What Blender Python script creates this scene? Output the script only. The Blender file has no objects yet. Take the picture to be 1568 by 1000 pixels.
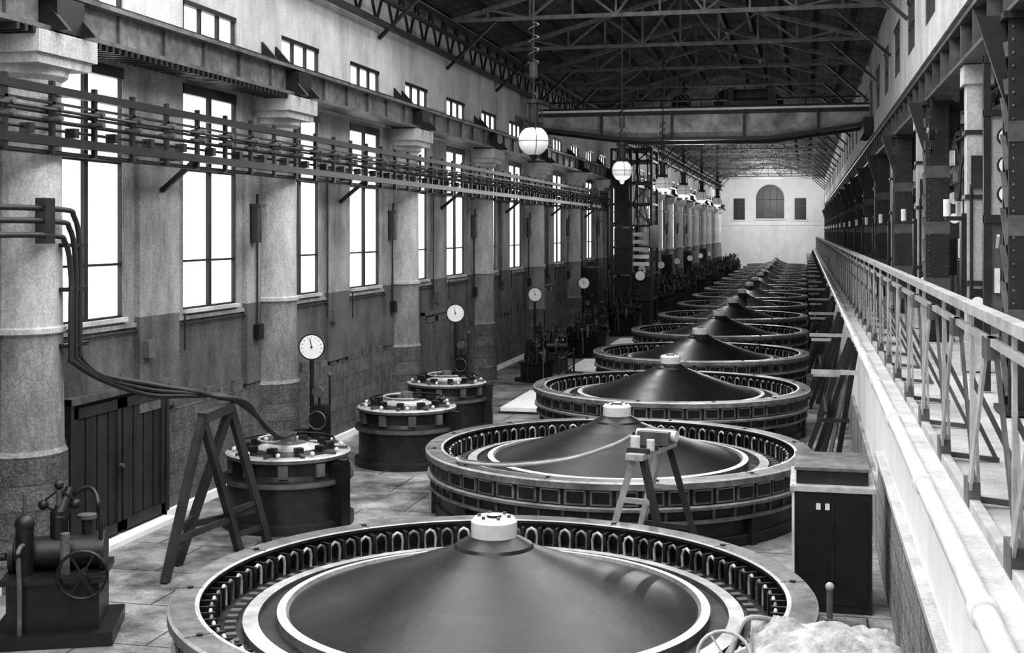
import bpy, math, random
from mathutils import Vector, Matrix, noise
random.seed(7)
sc = bpy.context.scene
try:
    sc.view_settings.view_transform = 'Standard'
    sc.view_settings.look = 'Medium High Contrast'
except Exception: pass

# ---------------------------------------------------------------- materials
def mat(name, c, rough=.6, var=.15, scale=3.0, metal=0.0, bump=0.0, spec=.5, kind='noise', brick=(1.0,.35), axes='XY', c2=None, grime=0.0, stretch=.3, grain=.0, gsc=.9, rvar=0.0):
    m = bpy.data.materials.new(name); m.use_nodes = True
    nt = m.node_tree; b = nt.nodes['Principled BSDF']
    b.inputs['Roughness'].default_value = rough
    b.inputs['Metallic'].default_value = metal
    b.inputs['Specular IOR Level'].default_value = spec
    tc = nt.nodes.new('ShaderNodeTexCoord')
    n1 = nt.nodes.new('ShaderNodeTexNoise'); n1.inputs['Scale'].default_value = scale
    n1.inputs['Detail'].default_value = 8; n1.inputs['Roughness'].default_value = .65
    nt.links.new(tc.outputs['Object'], n1.inputs['Vector'])
    r = nt.nodes.new('ShaderNodeValToRGB')
    lo = max(0, c*(1-var)); hi = c*(1+var)
    r.color_ramp.elements[0].position = .3; r.color_ramp.elements[0].color = (lo,lo,lo,1)
    r.color_ramp.elements[1].position = .7; r.color_ramp.elements[1].color = (hi,hi,hi,1)
    nt.links.new(n1.outputs['Fac'], r.inputs['Fac'])
    out = r.outputs['Color']
    def mult(out, other):
        mx = nt.nodes.new('ShaderNodeMixRGB'); mx.blend_type = 'MULTIPLY'; mx.inputs[0].default_value = 1
        nt.links.new(out, mx.inputs[1]); nt.links.new(other, mx.inputs[2]); return mx.outputs[0]
    if kind == 'brick':
        sep = nt.nodes.new('ShaderNodeSeparateXYZ'); cmb = nt.nodes.new('ShaderNodeCombineXYZ')
        nt.links.new(tc.outputs['Object'], sep.inputs[0])
        nt.links.new(sep.outputs[axes[0]], cmb.inputs[0]); nt.links.new(sep.outputs[axes[1]], cmb.inputs[1])
        bk = nt.nodes.new('ShaderNodeTexBrick'); bk.inputs['Scale'].default_value = 1.0
        bk.inputs['Brick Width'].default_value = brick[0]; bk.inputs['Row Height'].default_value = brick[1]
        bk.inputs['Mortar Size'].default_value = .014
        bk.inputs['Color1'].default_value = (1,1,1,1); bk.inputs['Color2'].default_value = (.78,.78,.78,1)
        k = c2 if c2 is not None else .4
        bk.inputs['Mortar'].default_value = (k,k,k,1)
        nt.links.new(cmb.outputs[0], bk.inputs['Vector'])
        out = mult(out, bk.outputs['Color'])
    if grime > 0:
        mp = nt.nodes.new('ShaderNodeMapping'); mp.inputs['Scale'].default_value = (1,1,stretch)
        nt.links.new(tc.outputs['Object'], mp.inputs['Vector'])
        g = nt.nodes.new('ShaderNodeTexNoise'); g.inputs['Scale'].default_value = gsc; g.inputs['Detail'].default_value = 12; g.inputs['Roughness'].default_value = .75
        nt.links.new(mp.outputs[0], g.inputs['Vector'])
        gr = nt.nodes.new('ShaderNodeValToRGB'); k = 1-grime
        gr.color_ramp.elements[0].position = .36; gr.color_ramp.elements[0].color = (k,k,k,1)
        gr.color_ramp.elements[1].position = .58; gr.color_ramp.elements[1].color = (1,1,1,1)
        nt.links.new(g.outputs['Fac'], gr.inputs['Fac']); out = mult(out, gr.outputs['Color'])
    if grain > 0:
        g = nt.nodes.new('ShaderNodeTexNoise'); g.inputs['Scale'].default_value = 34; g.inputs['Detail'].default_value = 3
        nt.links.new(tc.outputs['Object'], g.inputs['Vector'])
        gr = nt.nodes.new('ShaderNodeValToRGB'); k = 1-grain
        gr.color_ramp.elements[0].position = .4; gr.color_ramp.elements[0].color = (k,k,k,1)
        gr.color_ramp.elements[1].position = .6; gr.color_ramp.elements[1].color = (1,1,1,1)
        nt.links.new(g.outputs['Fac'], gr.inputs['Fac']); out = mult(out, gr.outputs['Color'])
    nt.links.new(out, b.inputs['Base Color'])
    if rvar > 0:
        g = nt.nodes.new('ShaderNodeTexNoise'); g.inputs['Scale'].default_value = 2.3; g.inputs['Detail'].default_value = 9; g.inputs['Roughness'].default_value=.7
        nt.links.new(tc.outputs['Object'], g.inputs['Vector'])
        mr = nt.nodes.new('ShaderNodeMapRange'); mr.inputs[1].default_value=.3; mr.inputs[2].default_value=.7
        mr.inputs[3].default_value=max(.05,rough-rvar); mr.inputs[4].default_value=min(1,rough+rvar)
        nt.links.new(g.outputs['Fac'], mr.inputs[0]); nt.links.new(mr.outputs[0], b.inputs['Roughness'])
    if bump > 0:
        n2 = nt.nodes.new('ShaderNodeTexNoise'); n2.inputs['Scale'].default_value = scale*6
        n2.inputs['Detail'].default_value = 5
        nt.links.new(tc.outputs['Object'], n2.inputs['Vector'])
        bp = nt.nodes.new('ShaderNodeBump'); bp.inputs['Strength'].default_value = bump
        bp.inputs['Distance'].default_value = .05
        nt.links.new(n2.outputs['Fac'], bp.inputs['Height']); nt.links.new(bp.outputs[0], b.inputs['Normal'])
    return m

def emat(name, c, s, sample=True):
    m = bpy.data.materials.new(name); m.use_nodes = True
    nt = m.node_tree; b = nt.nodes['Principled BSDF']
    b.inputs['Base Color'].default_value = (c,c,c,1); b.inputs['Roughness'].default_value = .3
    b.inputs['Emission Color'].default_value = (1,1,1,1); b.inputs['Emission Strength'].default_value = s
    if not sample:
        try: m.cycles.emission_sampling='NONE'
        except Exception: pass
    return m

M = {}
M['wall'] = mat('plaster_wall', .39, .9, .25, 1.3, bump=.3, grime=.6, grain=.28)
M['wall_lo'] = mat('plaster_lower_paint', .15, .85, .3, 1.6, bump=.3, grime=.65, grain=.35)
M['wall_lt'] = mat('plaster_light', .56, .9, .15, 1.5, bump=.2, grime=.35, grain=.2)
M['white'] = mat('white_wash', .88, .9, .06, 1.2, bump=.1, grime=.12)
M['col'] = mat('column_plaster', .60, .85, .18, 2.0, bump=.2, grime=.5, grain=.22, gsc=1.2, stretch=.2)
M['col_lo'] = mat('column_lower_paint', .30, .85, .2, 2.0, bump=.2, grime=.6, grain=.3, gsc=1.4)
M['stone'] = mat('stone_dado', .17, .95, .4, 4.0, bump=.6, kind='brick', brick=(.7,.32), axes='YZ', c2=.6, grime=.6, grain=.4)
M['stone2'] = mat('stone_masonry', .42, .95, .3, 4.0, bump=.6, kind='brick', brick=(.6,.3), axes='YZ', c2=.4, grime=.5, grain=.35)
M['floor'] = mat('floor_tiles', .42, .42, .35, 1.6, bump=.08, kind='brick', brick=(1.35,1.35), axes='XY', c2=.25, grime=.85, stretch=1, grain=.3, gsc=.4, rvar=.2)
M['dark'] = mat('dark_iron', .012, .42, .5, 5, bump=.05)
M['steel'] = mat('dark_steel', .024, .5, .5, 4, grime=.4, stretch=1)
M['midsteel'] = mat('grey_steel', .11, .5, .4, 4, grime=.5, stretch=1)
M['truss'] = mat('truss_steel', .22, .6, .4, 4, grime=.3, stretch=1)
M['ltsteel'] = mat('light_steel', .44, .45, .3, 5, grime=.4, stretch=1)
M['crane'] = mat('crane_paint', .40, .6, .4, 2, grime=.6, stretch=1)
M['cone'] = mat('black_enamel', .009, .36, .6, 1.5, bump=.05, rvar=.05, grain=.4, spec=.42)
M['body'] = mat('generator_casing', .022, .42, .6, 4, grime=.5, stretch=1, rvar=.15)
M['ring'] = mat('flange_iron', .18, .4, .45, 5, grime=.6, stretch=1, grain=.25, rvar=.15)
M['plate'] = mat('coil_plate', .17, .45, .5, 7, grime=.6, stretch=1, rvar=.15)
M['mring'] = mat('machined_ring', .48, .35, .3, 6, grime=.5, stretch=1, rvar=.1)
M['bright'] = mat('bright_metal', .72, .35, .15, 6, grime=.3, stretch=1)
M['wood'] = mat('dark_wood', .028, .6, .5, 2.5)
M['roof'] = mat('roof_boards', .09, .9, .5, 2.0, kind='brick', brick=(4.0,.22), axes='YX', c2=.35, grime=.5, stretch=1)
M['door'] = mat('door_paint', .026, .6, .5, 2.5, grime=.4)
M['doorg'] = mat('door_grey', .13, .6, .3, 2.5, grime=.3)
M['pane'] = emat('daylight_glass', .9, 2.7)
M['panel'] = emat('daylight_glass_left', .9, 1.35)
M['pane2'] = emat('daylight_glass_small', .9, 1.2, False)
M['roof_glow'] = emat('added_roof_glow', .9, 6.4)  # emission for the unseen roof panels added to light the hall
M['globe'] = emat('opal_globe', .75, .1, False)
M['dkglass'] = mat('dark_glass', .03, .25, .2, 2)
M['cloth'] = mat('canvas_tarp', .46, .9, .3, 5, bump=.4, grime=.6, stretch=1, gsc=4)
M['rope'] = mat('cable_sheath', .02, .5, .3, 6)
M['dial'] = mat('white_dial', .85, .5, .03, 3)
M['gallery'] = mat('gallery_floor', .54, .8, .15, 2.0, bump=.1, grime=.4, stretch=1, grain=.15)

# ---------------------------------------------------------------- mesh builder
class MB:
    def __init__(s): s.V=[]; s.F=[]; s.I=[]; s.S=[]; s.mats=[]
    def mi(s,k):
        if k not in s.mats: s.mats.append(k)
        return s.mats.index(k)
    def add(s, vs, fs, k, smooth=False):
        o=len(s.V); s.V += [tuple(v) for v in vs]; i=s.mi(k)
        for f in fs: s.F.append([a+o for a in f]); s.I.append(i); s.S.append(smooth)
    def box(s,x0,x1,y0,y1,z0,z1,k):
        vs=[(x0,y0,z0),(x1,y0,z0),(x1,y1,z0),(x0,y1,z0),(x0,y0,z1),(x1,y0,z1),(x1,y1,z1),(x0,y1,z1)]
        s.add(vs,[(0,3,2,1),(4,5,6,7),(0,1,5,4),(1,2,6,5),(2,3,7,6),(3,0,4,7)],k)
    def rbox(s,a,r0,r1,hw,z0,z1,k,cx=0,cy=0):
        ca,sa=math.cos(a),math.sin(a)
        def P(r,t,z): return (cx+r*ca-t*sa, cy+r*sa+t*ca, z)
        vs=[P(r0,-hw,z0),P(r1,-hw,z0),P(r1,hw,z0),P(r0,hw,z0),P(r0,-hw,z1),P(r1,-hw,z1),P(r1,hw,z1),P(r0,hw,z1)]
        s.add(vs,[(0,3,2,1),(4,5,6,7),(0,1,5,4),(1,2,6,5),(2,3,7,6),(3,0,4,7)],k)
    def beam(s,p,q,w,h,k,up=(0,0,1)):
        p=Vector(p);q=Vector(q);d=(q-p)
        if d.length<1e-6: return
        d.normalize();u=Vector(up)
        if abs(d.dot(u))>.98: u=Vector((1,0,0))
        a=d.cross(u).normalized()*(w/2); b=a.cross(d).normalized()*(h/2)
        vs=[p-a-b,p+a-b,p+a+b,p-a+b,q-a-b,q+a-b,q+a+b,q-a+b]
        s.add(vs,[(0,1,2,3),(7,6,5,4),(0,4,5,1),(1,5,6,2),(2,6,7,3),(3,7,4,0)],k)
    def cyl(s,p,q,r,k,n=12,r2=None,caps=True):
        p=Vector(p);q=Vector(q);d=(q-p).normalized();r2=r if r2 is None else r2
        u=Vector((0,0,1)) if abs(d.z)<.9 else Vector((1,0,0))
        a=d.cross(u).normalized();b=d.cross(a)
        vs=[];
        for i in range(n):
            t=2*math.pi*i/n; vs.append(p+(a*math.cos(t)+b*math.sin(t))*r)
        for i in range(n):
            t=2*math.pi*i/n; vs.append(q+(a*math.cos(t)+b*math.sin(t))*r2)
        s.add(vs,[(i,(i+1)%n,(i+1)%n+n,i+n) for i in range(n)],k,True)
        if caps:
            s.add(vs[:n],[tuple(range(n-1,-1,-1))],k); s.add(vs[n:],[tuple(range(n))],k)
    def tube(s,pts,r,k,n=8,closed=False):
        pts=[Vector(p) for p in pts]; m=len(pts); vs=[]
        for j,p in enumerate(pts):
            if closed: d=pts[(j+1)%m]-pts[(j-1)%m]
            else: d=pts[min(j+1,m-1)]-pts[max(j-1,0)]
            d.normalize(); u=Vector((0,0,1)) if abs(d.z)<.95 else Vector((.3,1,0))
            a=d.cross(u).normalized();b=d.cross(a)
            for i in range(n):
                t=2*math.pi*i/n; vs.append(p+(a*math.cos(t)+b*math.sin(t))*r)
        fs=[]
        for j in range(m if closed else m-1):
            j2=(j+1)%m
            for i in range(n): fs.append((j*n+i,j*n+(i+1)%n,j2*n+(i+1)%n,j2*n+i))
        s.add(vs,fs,k,True)
    def lathe(s,prof,n=48,c=(0,0),a0=0,a1=2*math.pi):
        full = abs(a1-a0-2*math.pi)<1e-5; cnt = n if full else n+1
        for i in range(len(prof)-1):
            r0,z0,k=prof[i][:3]; r1,z1=prof[i+1][:2]; vs=[]
            for j in range(cnt):
                t=a0+(a1-a0)*j/n; ct,st=math.cos(t),math.sin(t)
                vs.append((c[0]+r0*ct,c[1]+r0*st,z0)); vs.append((c[0]+r1*ct,c[1]+r1*st,z1))
            fs=[]
            for j in range(n):
                j2=(j+1)%cnt
                fs.append((2*j,2*j2,2*j2+1,2*j+1))
            s.add(vs,fs,k,True)
    def sphere(s,c,r,k,n=16,m=10,sz=1.0):
        vs=[];fs=[]
        for j in range(m+1):
            ph=math.pi*j/m
            for i in range(n):
                t=2*math.pi*i/n
                vs.append((c[0]+r*math.sin(ph)*math.cos(t),c[1]+r*math.sin(ph)*math.sin(t),c[2]+sz*r*math.cos(ph)))
        for j in range(m):
            for i in range(n): fs.append((j*n+i,(j+1)*n+i,(j+1)*n+(i+1)%n,j*n+(i+1)%n))
        s.add(vs,fs,k,True)
    def mesh(s,name):
        me=bpy.data.meshes.new(name); me.from_pydata(s.V,[],s.F)
        for k in s.mats: me.materials.append(M[k])
        me.polygons.foreach_set('material_index',s.I); me.polygons.foreach_set('use_smooth',s.S)
        me.update(); return me
    def obj(s,name,loc=(0,0,0),rot=0,parent=None):
        return place(s.mesh(name),name,loc,rot,parent)
def place(me,name,loc=(0,0,0),rot=0,parent=None):
    o=bpy.data.objects.new(name,me); o.location=loc; o.rotation_euler=(0,0,rot)
    sc.collection.objects.link(o)
    if parent: o.parent=parent
    return o
def spline(pts,n=8):
    P=[Vector(p) for p in pts]; out=[]
    for i in range(len(P)-1):
        p0=P[max(i-1,0)];p1=P[i];p2=P[i+1];p3=P[min(i+2,len(P)-1)]
        for j in range(n):
            t=j/n
            out.append(.5*((2*p1)+(-p0+p2)*t+(2*p0-5*p1+4*p2-p3)*t*t+(-p0+3*p1-3*p2+p3)*t**3))
    out.append(P[-1]); return out

# ---------------------------------------------------------------- dimensions (metres)
WL=-9.5; WR=2.1; YB=-4.0; YE=148.0; EAVE=10.2; RIDGE=11.9; XC=(WL+WR)/2
PITCH=7.52; C0=13.5
GP=8.1; GX=-2.88; GY0=11.75
bays=[C0+PITCH*k for k in range(-2,18)]
GZ=2.4

b=MB(); b.box(WL-.4,4.9,YB-.4,YE+.4,-.3,0,'floor'); b.obj('floor')

# left wall with openings
wins=[]
for c in bays:
    for a,d in ((c+1.12,c+2.98),(c+4.78,c+6.72)):
        if a>YB+.5 and d<YE-.5: wins.append((a,d))
b=MB()
def wallstrip(b,x0,x1,z0,z1,wins,k,zw0,zw1):
    b.box(x0,x1,YB,YE,z0,zw0,k); y=YB
    for a,d in wins: b.box(x0,x1,y,a,zw0,zw1,k); y=d
    b.box(x0,x1,y,YE,zw0,zw1,k)
    b.box(x0,x1,YB,YE,zw1,z1,k)
b.box(WL-.4,WL,YB,YE,0,2.98,'wall_lo')
wallstrip(b,WL-.4,WL,2.98,7.0,wins,'wall',3.12,6.68)
wallstrip(b,WL-.4,WL,7.0,EAVE,wins,'wall_lt',7.4,8.0)
b.obj('wall_left')

def window_mesh(name,w,h,hbars,vbars,frame='dark',t=.05,pane='pane',head=.16,sill=.14,f=.045):
    b=MB(); b.box(-.03,-.01,-w/2,w/2,0,h,pane)
    b.box(-.05,.05,-w/2,-w/2+f,0,h,frame); b.box(-.05,.05,w/2-f,w/2,0,h,frame)
    b.box(-.05,.05,-w/2,w/2,0,f,frame)
    if head: b.box(-.05,.08,-w/2,w/2,h-head,h,frame)
    for z in hbars: b.box(-.045,.04,-w/2,w/2,z-t/2,z+t/2,frame)
    for y,tt in vbars: b.box(-.045,.045,y-tt/2,y+tt/2,0,h,frame)
    b.box(.05,sill,-w/2-.02,w/2+.02,-.06,0,'wall_lt')
    return b.mesh(name)
tall=window_mesh('tall_window',1.9,3.56,(.76,2.2),((.02,.1),),pane='panel',t=.035,f=.03)
small=window_mesh('small_window',1.86,.6,(),((-.32,.07),(.32,.07)),head=.08,pane='pane2')
n=1
for a,d in wins:
    place(tall,'window_%d'%n,(WL-.07,(a+d)/2,3.12)); n+=1
    place(small,'window_%d'%n,(WL-.07,(a+d)/2,7.4)); n+=1

b=MB()
for c in bays:
    for y0,y1 in ((c+3.3,c+4.5),(c+6.95,c+7.5)):
        if y0>YB and y1<YE:
            b.box(WL,WL+.09,y0,y1,3.1,5.65,'wall'); b.box(WL,WL+.09,y0,y1,1.7,3.1,'wall_lo'); b.box(WL,WL+.15,y0-.05,y1+.05,5.65,5.74,'wall_lt')
b.box(WL,WL+.05,YB,YE,6.75,6.85,'wall_lt')
b.box(WL,WL+.04,YB,YE,2.96,3.02,'wall')
b.obj('trim_1')
doors=[(15.05,17.55,2.05,'door'),(31.0,33.1,2.2,'doorg'),(46.2,47.8,2.3,'doorg'),(61.5,63.2,2.3,'doorg')]
b=MB()
b.cyl((WL+.05,YB,2.9),(WL+.05,YE,2.9),.015,'dark',6)
for c in bays[2:12]:
    for dy,z0,z1 in ((3.15,2.6,5.6),(4.62,2.5,3.05),(1.05,2.5,5.4),(7.3,2.5,4.15)):
        if dy==3.15 and c<14: continue
        b.cyl((WL+.12,c+dy,z0),(WL+.12,c+dy,z1),.016,'steel',6)
    b.box(WL+.09,WL+.2,c+7.2,c+7.4,2.45,2.72,'dark'); b.box(WL+.09,WL+.18,c+3.4,c+3.6,2.5,2.75,'midsteel')
b.obj('wall_conduits')
b=MB(); b2=MB(); y=YB
for (a,d,h,k) in doors+[(YE,YE,0,'')]:
    b.box(WL,WL+.06,y,a,.14,1.62,'stone'); b2.box(WL,WL+.14,y,a,0,.13,'white'); y=d
y=19.0
while y<120:
    if not any(a-.5<y<d+.1 for (a,d,h,k) in doors): b.box(WL,WL+.06,y,y+.34,1.62,1.62+random.choice((.12,.2,.28)),'stone')
    y+=.5
b.obj('trim_2')
b2.box(WL,WL+.3,15.05,17.55,0,.07,'white')
b2.obj('baseboard_left')
n=1
for (a,d,h,k) in doors:
    b=MB(); w=d-a
    b.box(0,.05,0,w,.08,h,k)
    b.box(0,.12,-.08,0,0,h+.08,k); b.box(0,.12,w,w+.08,0,h+.08,k); b.box(0,.14,-.08,w+.08,h,h+.09,'midsteel' if k=='door' else 'doorg')
    for i in range(2):
        o=i*w/2
        for j in range(4): b.box(.05,.075,o+.05+j*(w/2-.1)/4+.02,o+.05+(j+1)*(w/2-.1)/4-.02,.2,h-.1,k)
        b.box(.05,.1,o+.03,o+w/2-.03,.12,.26,k); b.box(.05,.1,o+.03,o+w/2-.03,h-.2,h-.06,k)
        b.box(.05,.1,o+.03,o+.13,.12,h-.06,k); b.box(.05,.1,o+w/2-.13,o+w/2-.03,.12,h-.06,k)
    b.cyl((.1,w/2-.06,1.05),(.16,w/2-.06,1.05),.03,'midsteel')
    b.obj('door_%d'%n,(WL,a,0)); n+=1

# half-round engaged columns
b=MB(); r=.5
prof=[(.6,0,'stone'),(.6,.35,'stone'),(.57,.4,'stone'),(.56,1.62,'col_lo'),(r+.02,1.68,'col_lo'),(r,3.08,'col'),(r+.04,3.1,'col'),(r+.04,3.16,'col'),(r,3.18,'col'),(r-.02,6.2,'col'),(r+.06,6.26,'col'),(r+.07,6.36,'col'),(0,6.36,'col')]
b.lathe(prof,20,(0,0),-math.pi/2,math.pi/2)
b.box(0,.07,-.8,-.45,0,3.1,'wall_lo'); b.box(0,.07,.45,.58,0,3.1,'wall_lo')
b.box(0,.07,-.8,-.45,3.1,6.36,'wall'); b.box(0,.07,.45,.58,3.1,6.36,'wall')
b.box(0,.64,-.62,.56,6.36,6.48,'col'); b.box(0,.7,-.68,.6,6.48,6.75,'col')
colm=b.mesh('engaged_column')
for c in bays:
    if c+.8<YE-1: place(colm,'engaged_column',(WL,c+.55,0))
b=MB(); b.box(0,.14,-.09,.09,0,.62,'dark'); b.box(0,.2,-.11,.11,.62,.68,'dark'); b.cyl((.1,0,.68),(.1,0,.85),.03,'dark')
sm=b.mesh('wall_switch_box')
for c in bays[2:14]: place(sm,'wall_switch_box',(WL+.09,c+7.15,4.15))

# crane runway left
b=MB()
b.box(-9.28,-8.86,YB,YE-.1,6.77,6.83,'midsteel'); b.box(-9.11,-9.03,YB,YE-.1,6.83,7.24,'plate'); b.box(-9.28,-8.86,YB,YE-.1,7.24,7.3,'ring')
b.box(-9.1,-9.04,YB,YE-.1,7.3,7.38,'dark')
y=13.0
while y<60: b.box(-9.03,-8.98,y,y+.05,6.83,7.24,'midsteel'); y+=1.25
for c in bays:
    if c>YE-3: continue
    y=c+.55
    for s_ in (-.3,.3):
        b.add([(WL+.01,y+s_-.04,6.77),(-8.62,y+s_-.04,6.77),(WL+.01,y+s_-.04,7.75),(WL+.01,y+s_+.04,6.77),(-8.62,y+s_+.04,6.77),(WL+.01,y+s_+.04,7.75)],[(0,1,2),(5,4,3),(0,3,4,1),(1,4,5,2),(2,5,3,0)],'dark')
    b.box(-9.0,-8.8,y-.3,y+.3,6.77,7.2,'dark')
y=13
while y<21.0: b.box(-9.28,-8.84,y,y+.06,6.69,6.77,'dark'); y+=.16
b.obj('crane_runway_left')

# conduit rack
b=MB()
X=-8.84; Y0=4; Y1=58
b.box(X-.05,X+.05,Y0,Y1,6.0,6.1,'dark')
b.box(X-.03,X+.03,Y0,Y1,5.88,5.91,'dark')
for z,rr in ((5.78,.02),(5.68,.028),(5.58,.02)): b.cyl((X-.06,Y0,z),(X-.06,Y1,z),rr,'rope',8)
b.box(X-.05,X+.05,Y0,Y1,5.38,5.49,'dark')
b.cyl((X+.1,Y0,5.80),(X+.1,Y1,5.80),.022,'rope',8); b.cyl((X-.06,Y0,5.3),(X-.06,Y1,5.3),.03,'rope',8)
y=Y0+.3
while y<Y1:
    b.box(X-.03,X+.03,y-.03,y+.03,5.28,6.16,'dark'); b.beam((X,y,5.43),(X-.12,y,5.43),.05,.05,'dark')
    for z in (5.7,5.83): b.cyl((X-.1,y,z),(X+.14,y,z),.04,'midsteel',8)
    b.box(X-.08,X+.06,y+.4,y+.5,5.5,5.62,'dark')
    y+=.94
for c in bays:
    if 5<c<57:
        b.beam((WL+.11,c+3.9,4.95),(X,c+3.9,5.4),.07,.07,'dark'); b.beam((WL+.11,c+3.9,5.43),(X,c+3.9,5.43),.06,.06,'dark')
        b.box(-8.99,X,c+.5,c+.62,5.4,5.48,'dark'); b.box(-8.99,X,c+.5,c+.62,6.0,6.08,'dark')
b.obj('cable_conduit_rack')

b=MB()
for i,zz in enumerate((4.62,4.47,4.3)):
    yb=14.45-.13*i; xo=-8.93+.02*i
    b.tube(spline([(xo,6.0,zz),(xo,11.5,zz),(xo,yb-.5,zz),(xo,yb-.12,zz-.1),(xo,yb,zz-.5),(xo,yb,3.4),(xo,yb,2.72)],6),.035,'rope',8)
for z in (4.15,2.9,3.6): b.box(-9.0,-8.9,14.1,14.6,z,z+.05,'dark')
b.box(-9.0,-8.86,13.6,13.8,4.2,4.75,'dark')
b.obj('bent_wall_pipes')
b=MB()
for i in range(3):
    o=.07*i
    b.tube(spline([(-8.9,14.42-.12*i,2.75),(-8.85,14.8,2.5-o*.4),(-8.5,15.4,2.32-o),(-8.0,15.7,2.2-o*.4),(-7.62,15.7+o,2.13),(-7.5,16.3+o,1.98-o),(-7.5+o,17.0,1.5-o*.6),(-7.5+o,17.6,1.36)],7),.035,'rope',8)
b.obj('power_cable')

# ---------------------------------------------------------------- right side
b=MB()
b.box(1.0,1.2,YB,YE,0,GZ-.2,'white'); b.box(.94,1.0,YB,17.6,0,1.35,'stone2'); b.box(.9,1.0,YB,17.6,1.35,1.42,'wall_lt'); b.box(.94,1.0,17.6,YE,0,.9,'wall')
b.obj('wall_gallery_base')
b=MB(); b.box(.93,4.5,YB,YE,GZ-.2,GZ-.02,'gallery'); b.obj('gallery_floor')
b=MB(); b.cyl((.89,YB,GZ),(.89,YE-.1,GZ),.065,'bright',16)
y=0
while y<YE-1: b.cyl((.89,y,GZ),(.89,y+.14,GZ),.082,'bright',16); b.box(.87,.98,y+.4,y+.46,GZ-.08,GZ-.04,'midsteel'); y+=3.4
b.obj('edge_pipe')
# Warren-braced lattice railing: V of heavy flats, thin post in each V
b=MB(); X=1.16; zt=3.80; zb=GZ+.02
b.box(X-.045,X+.045,YB,YE-1,zt-.03,zt+.04,'ltsteel'); b.box(X-.02,X+.02,YB,YE-1,zt-.18,zt-.13,'ltsteel'); b.box(X-.035,X+.035,YB,YE-1,zb-.04,zb+.04,'ltsteel')
y=YB+.3; st=1.9
while y<YE-4:
    b.beam((X+.025,y,zb),(X+.025,y+st/2,zt-.15),.02,.085,'midsteel'); b.beam((X-.025,y+st,zb),(X-.025,y+st/2,zt-.15),.02,.095,'ltsteel')
    b.beam((X+.05,y,zb),(X+.05,y+st*.22,zt-.15),.02,.05,'ltsteel')
    b.box(X-.012,X+.012,y-.03,y+.03,zb,zt,'ltsteel')
    b.beam((X,y,zb+.02),(X+.45,y,zb-.02),.04,.04,'midsteel'); b.beam((X,y,zt-.5),(X+.42,y,zb),.03,.035,'midsteel')
    b.box(X-.04,X+.04,y-.14,y+.14,zb-.02,zb+.16,'midsteel'); b.box(X-.04,X+.04,y+st/2-.12,y+st/2+.12,zt-.27,zt-.13,'midsteel')
    y+=st
b.obj('lattice_railing')
b=MB()
for k in range(0,16):
    yc=GY0+GP*(k+1)+GP/2
    for dy,t in ((-1.1,.55),(-.3,.15),(.7,.35),(1.6,.1)):
        b.beam((.85,yc+dy,GZ-.12),(t-.05,yc+dy+.25,0),.07,.09,'dark' if dy<0 else 'steel')
    b.beam((.2,yc-1.0,1.05),(.75,yc-1.0,1.05),.05,.07,'steel'); b.beam((.1,yc-1.1,1.9),(.87,yc-1.1,1.9),.06,.08,'ltsteel')
    b.beam((.35,yc-1.2,1.2),(.35,yc+1.1,1.2),.05,.05,'steel'); b.beam((.3,yc-1.6,0.02),(.85,yc+1.4,1.9),.06,.08,'steel')
    b.beam((.15,yc+1.2,1.6),(.87,yc+1.2,1.6),.05,.07,'ltsteel')
b.obj('gallery_brackets')

# steel stanchions
b=MB()
w=.4
b.box(-.02,.02,-w/2,w/2,0,4.27,'steel'); b.box(-.2,.2,-w/2-.02,-w/2+.02,0,4.27,'steel'); b.box(-.2,.2,w/2-.02,w/2+.02,0,4.27,'steel')
b.box(-.28,.28,-.3,.3,0,.06,'steel'); b.box(-.26,.26,-.3,.3,4.2,4.28,'steel')
for s_ in (-1,1):
    b.add([(s_*.2,-.03,3.3),(s_*.2,-.03,4.27),(s_*.5,-.03,4.27),(s_*.2,.03,3.3),(s_*.2,.03,4.27),(s_*.5,.03,4.27)],[(0,1,2),(5,4,3),(0,3,4,1),(1,4,5,2),(2,5,3,0)],'steel')
z=.2
while z<4.2:
    for xx in (-.15,.15): b.sphere((xx,-w/2-.025,z),.018,'midsteel',6,4)
    z+=.14
z=.2
while z<3.8:
    b.beam((-.2,-w/2,z),(-.2,w/2,z+.4),.02,.06,'midsteel',(1,0,0)); z+=.4
for z in (.9,1.9,2.9): b.box(-.21,.21,-w/2-.035,-w/2-.02,z,z+.22,'midsteel')
scm=b.mesh('steel_stanchion')
for k in range(-1,17):
    y=15.95+GP*k if k>0 else (14.55 if k==0 else 7.2)
    if y<YE-1: place(scm,'steel_stanchion',(2.3,y,GZ))
# masonry piers carrying switch frames and cables
b=MB(); b.box(-.15,.15,-.17,.17,0,4.2,'wall_lt'); b.box(-.2,.2,-.22,.22,4.0,4.27,'wall_lt'); b.box(-.2,.2,-.22,.22,0,.4,'wall_lt')
for z in (1.2,2.4,3.3): b.box(-.18,.18,-.2,.2,z,z+.06,'steel')
b.box(-.22,-.15,-.13,.13,1.0,2.2,'dark'); b.box(-.12,.14,-.24,-.17,.55,1.15,'dark'); b.box(-.1,.1,-.23,-.17,2.55,3.0,'steel')
b.cyl((-.02,-.25,.95),(-.02,-.24,.95),.09,'dial',16); b.cyl((.07,-.2,1.15),(.07,-.2,4.1),.022,'rope',6); b.cyl((-.1,-.2,1.15),(-.1,-.2,2.6),.022,'rope',6)
b.box(-.42,-.22,-.03,.03,2.1,2.16,'steel'); b.cyl((-.4,0,2.16),(-.4,0,2.4),.05,'bright',8)
pm=b.mesh('brick_pier')
for k in range(-1,16):
    y=18.9+GP*k
    if y<YE-1: place(pm,'brick_pier',(2.35,y,GZ))
b=MB()
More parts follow.
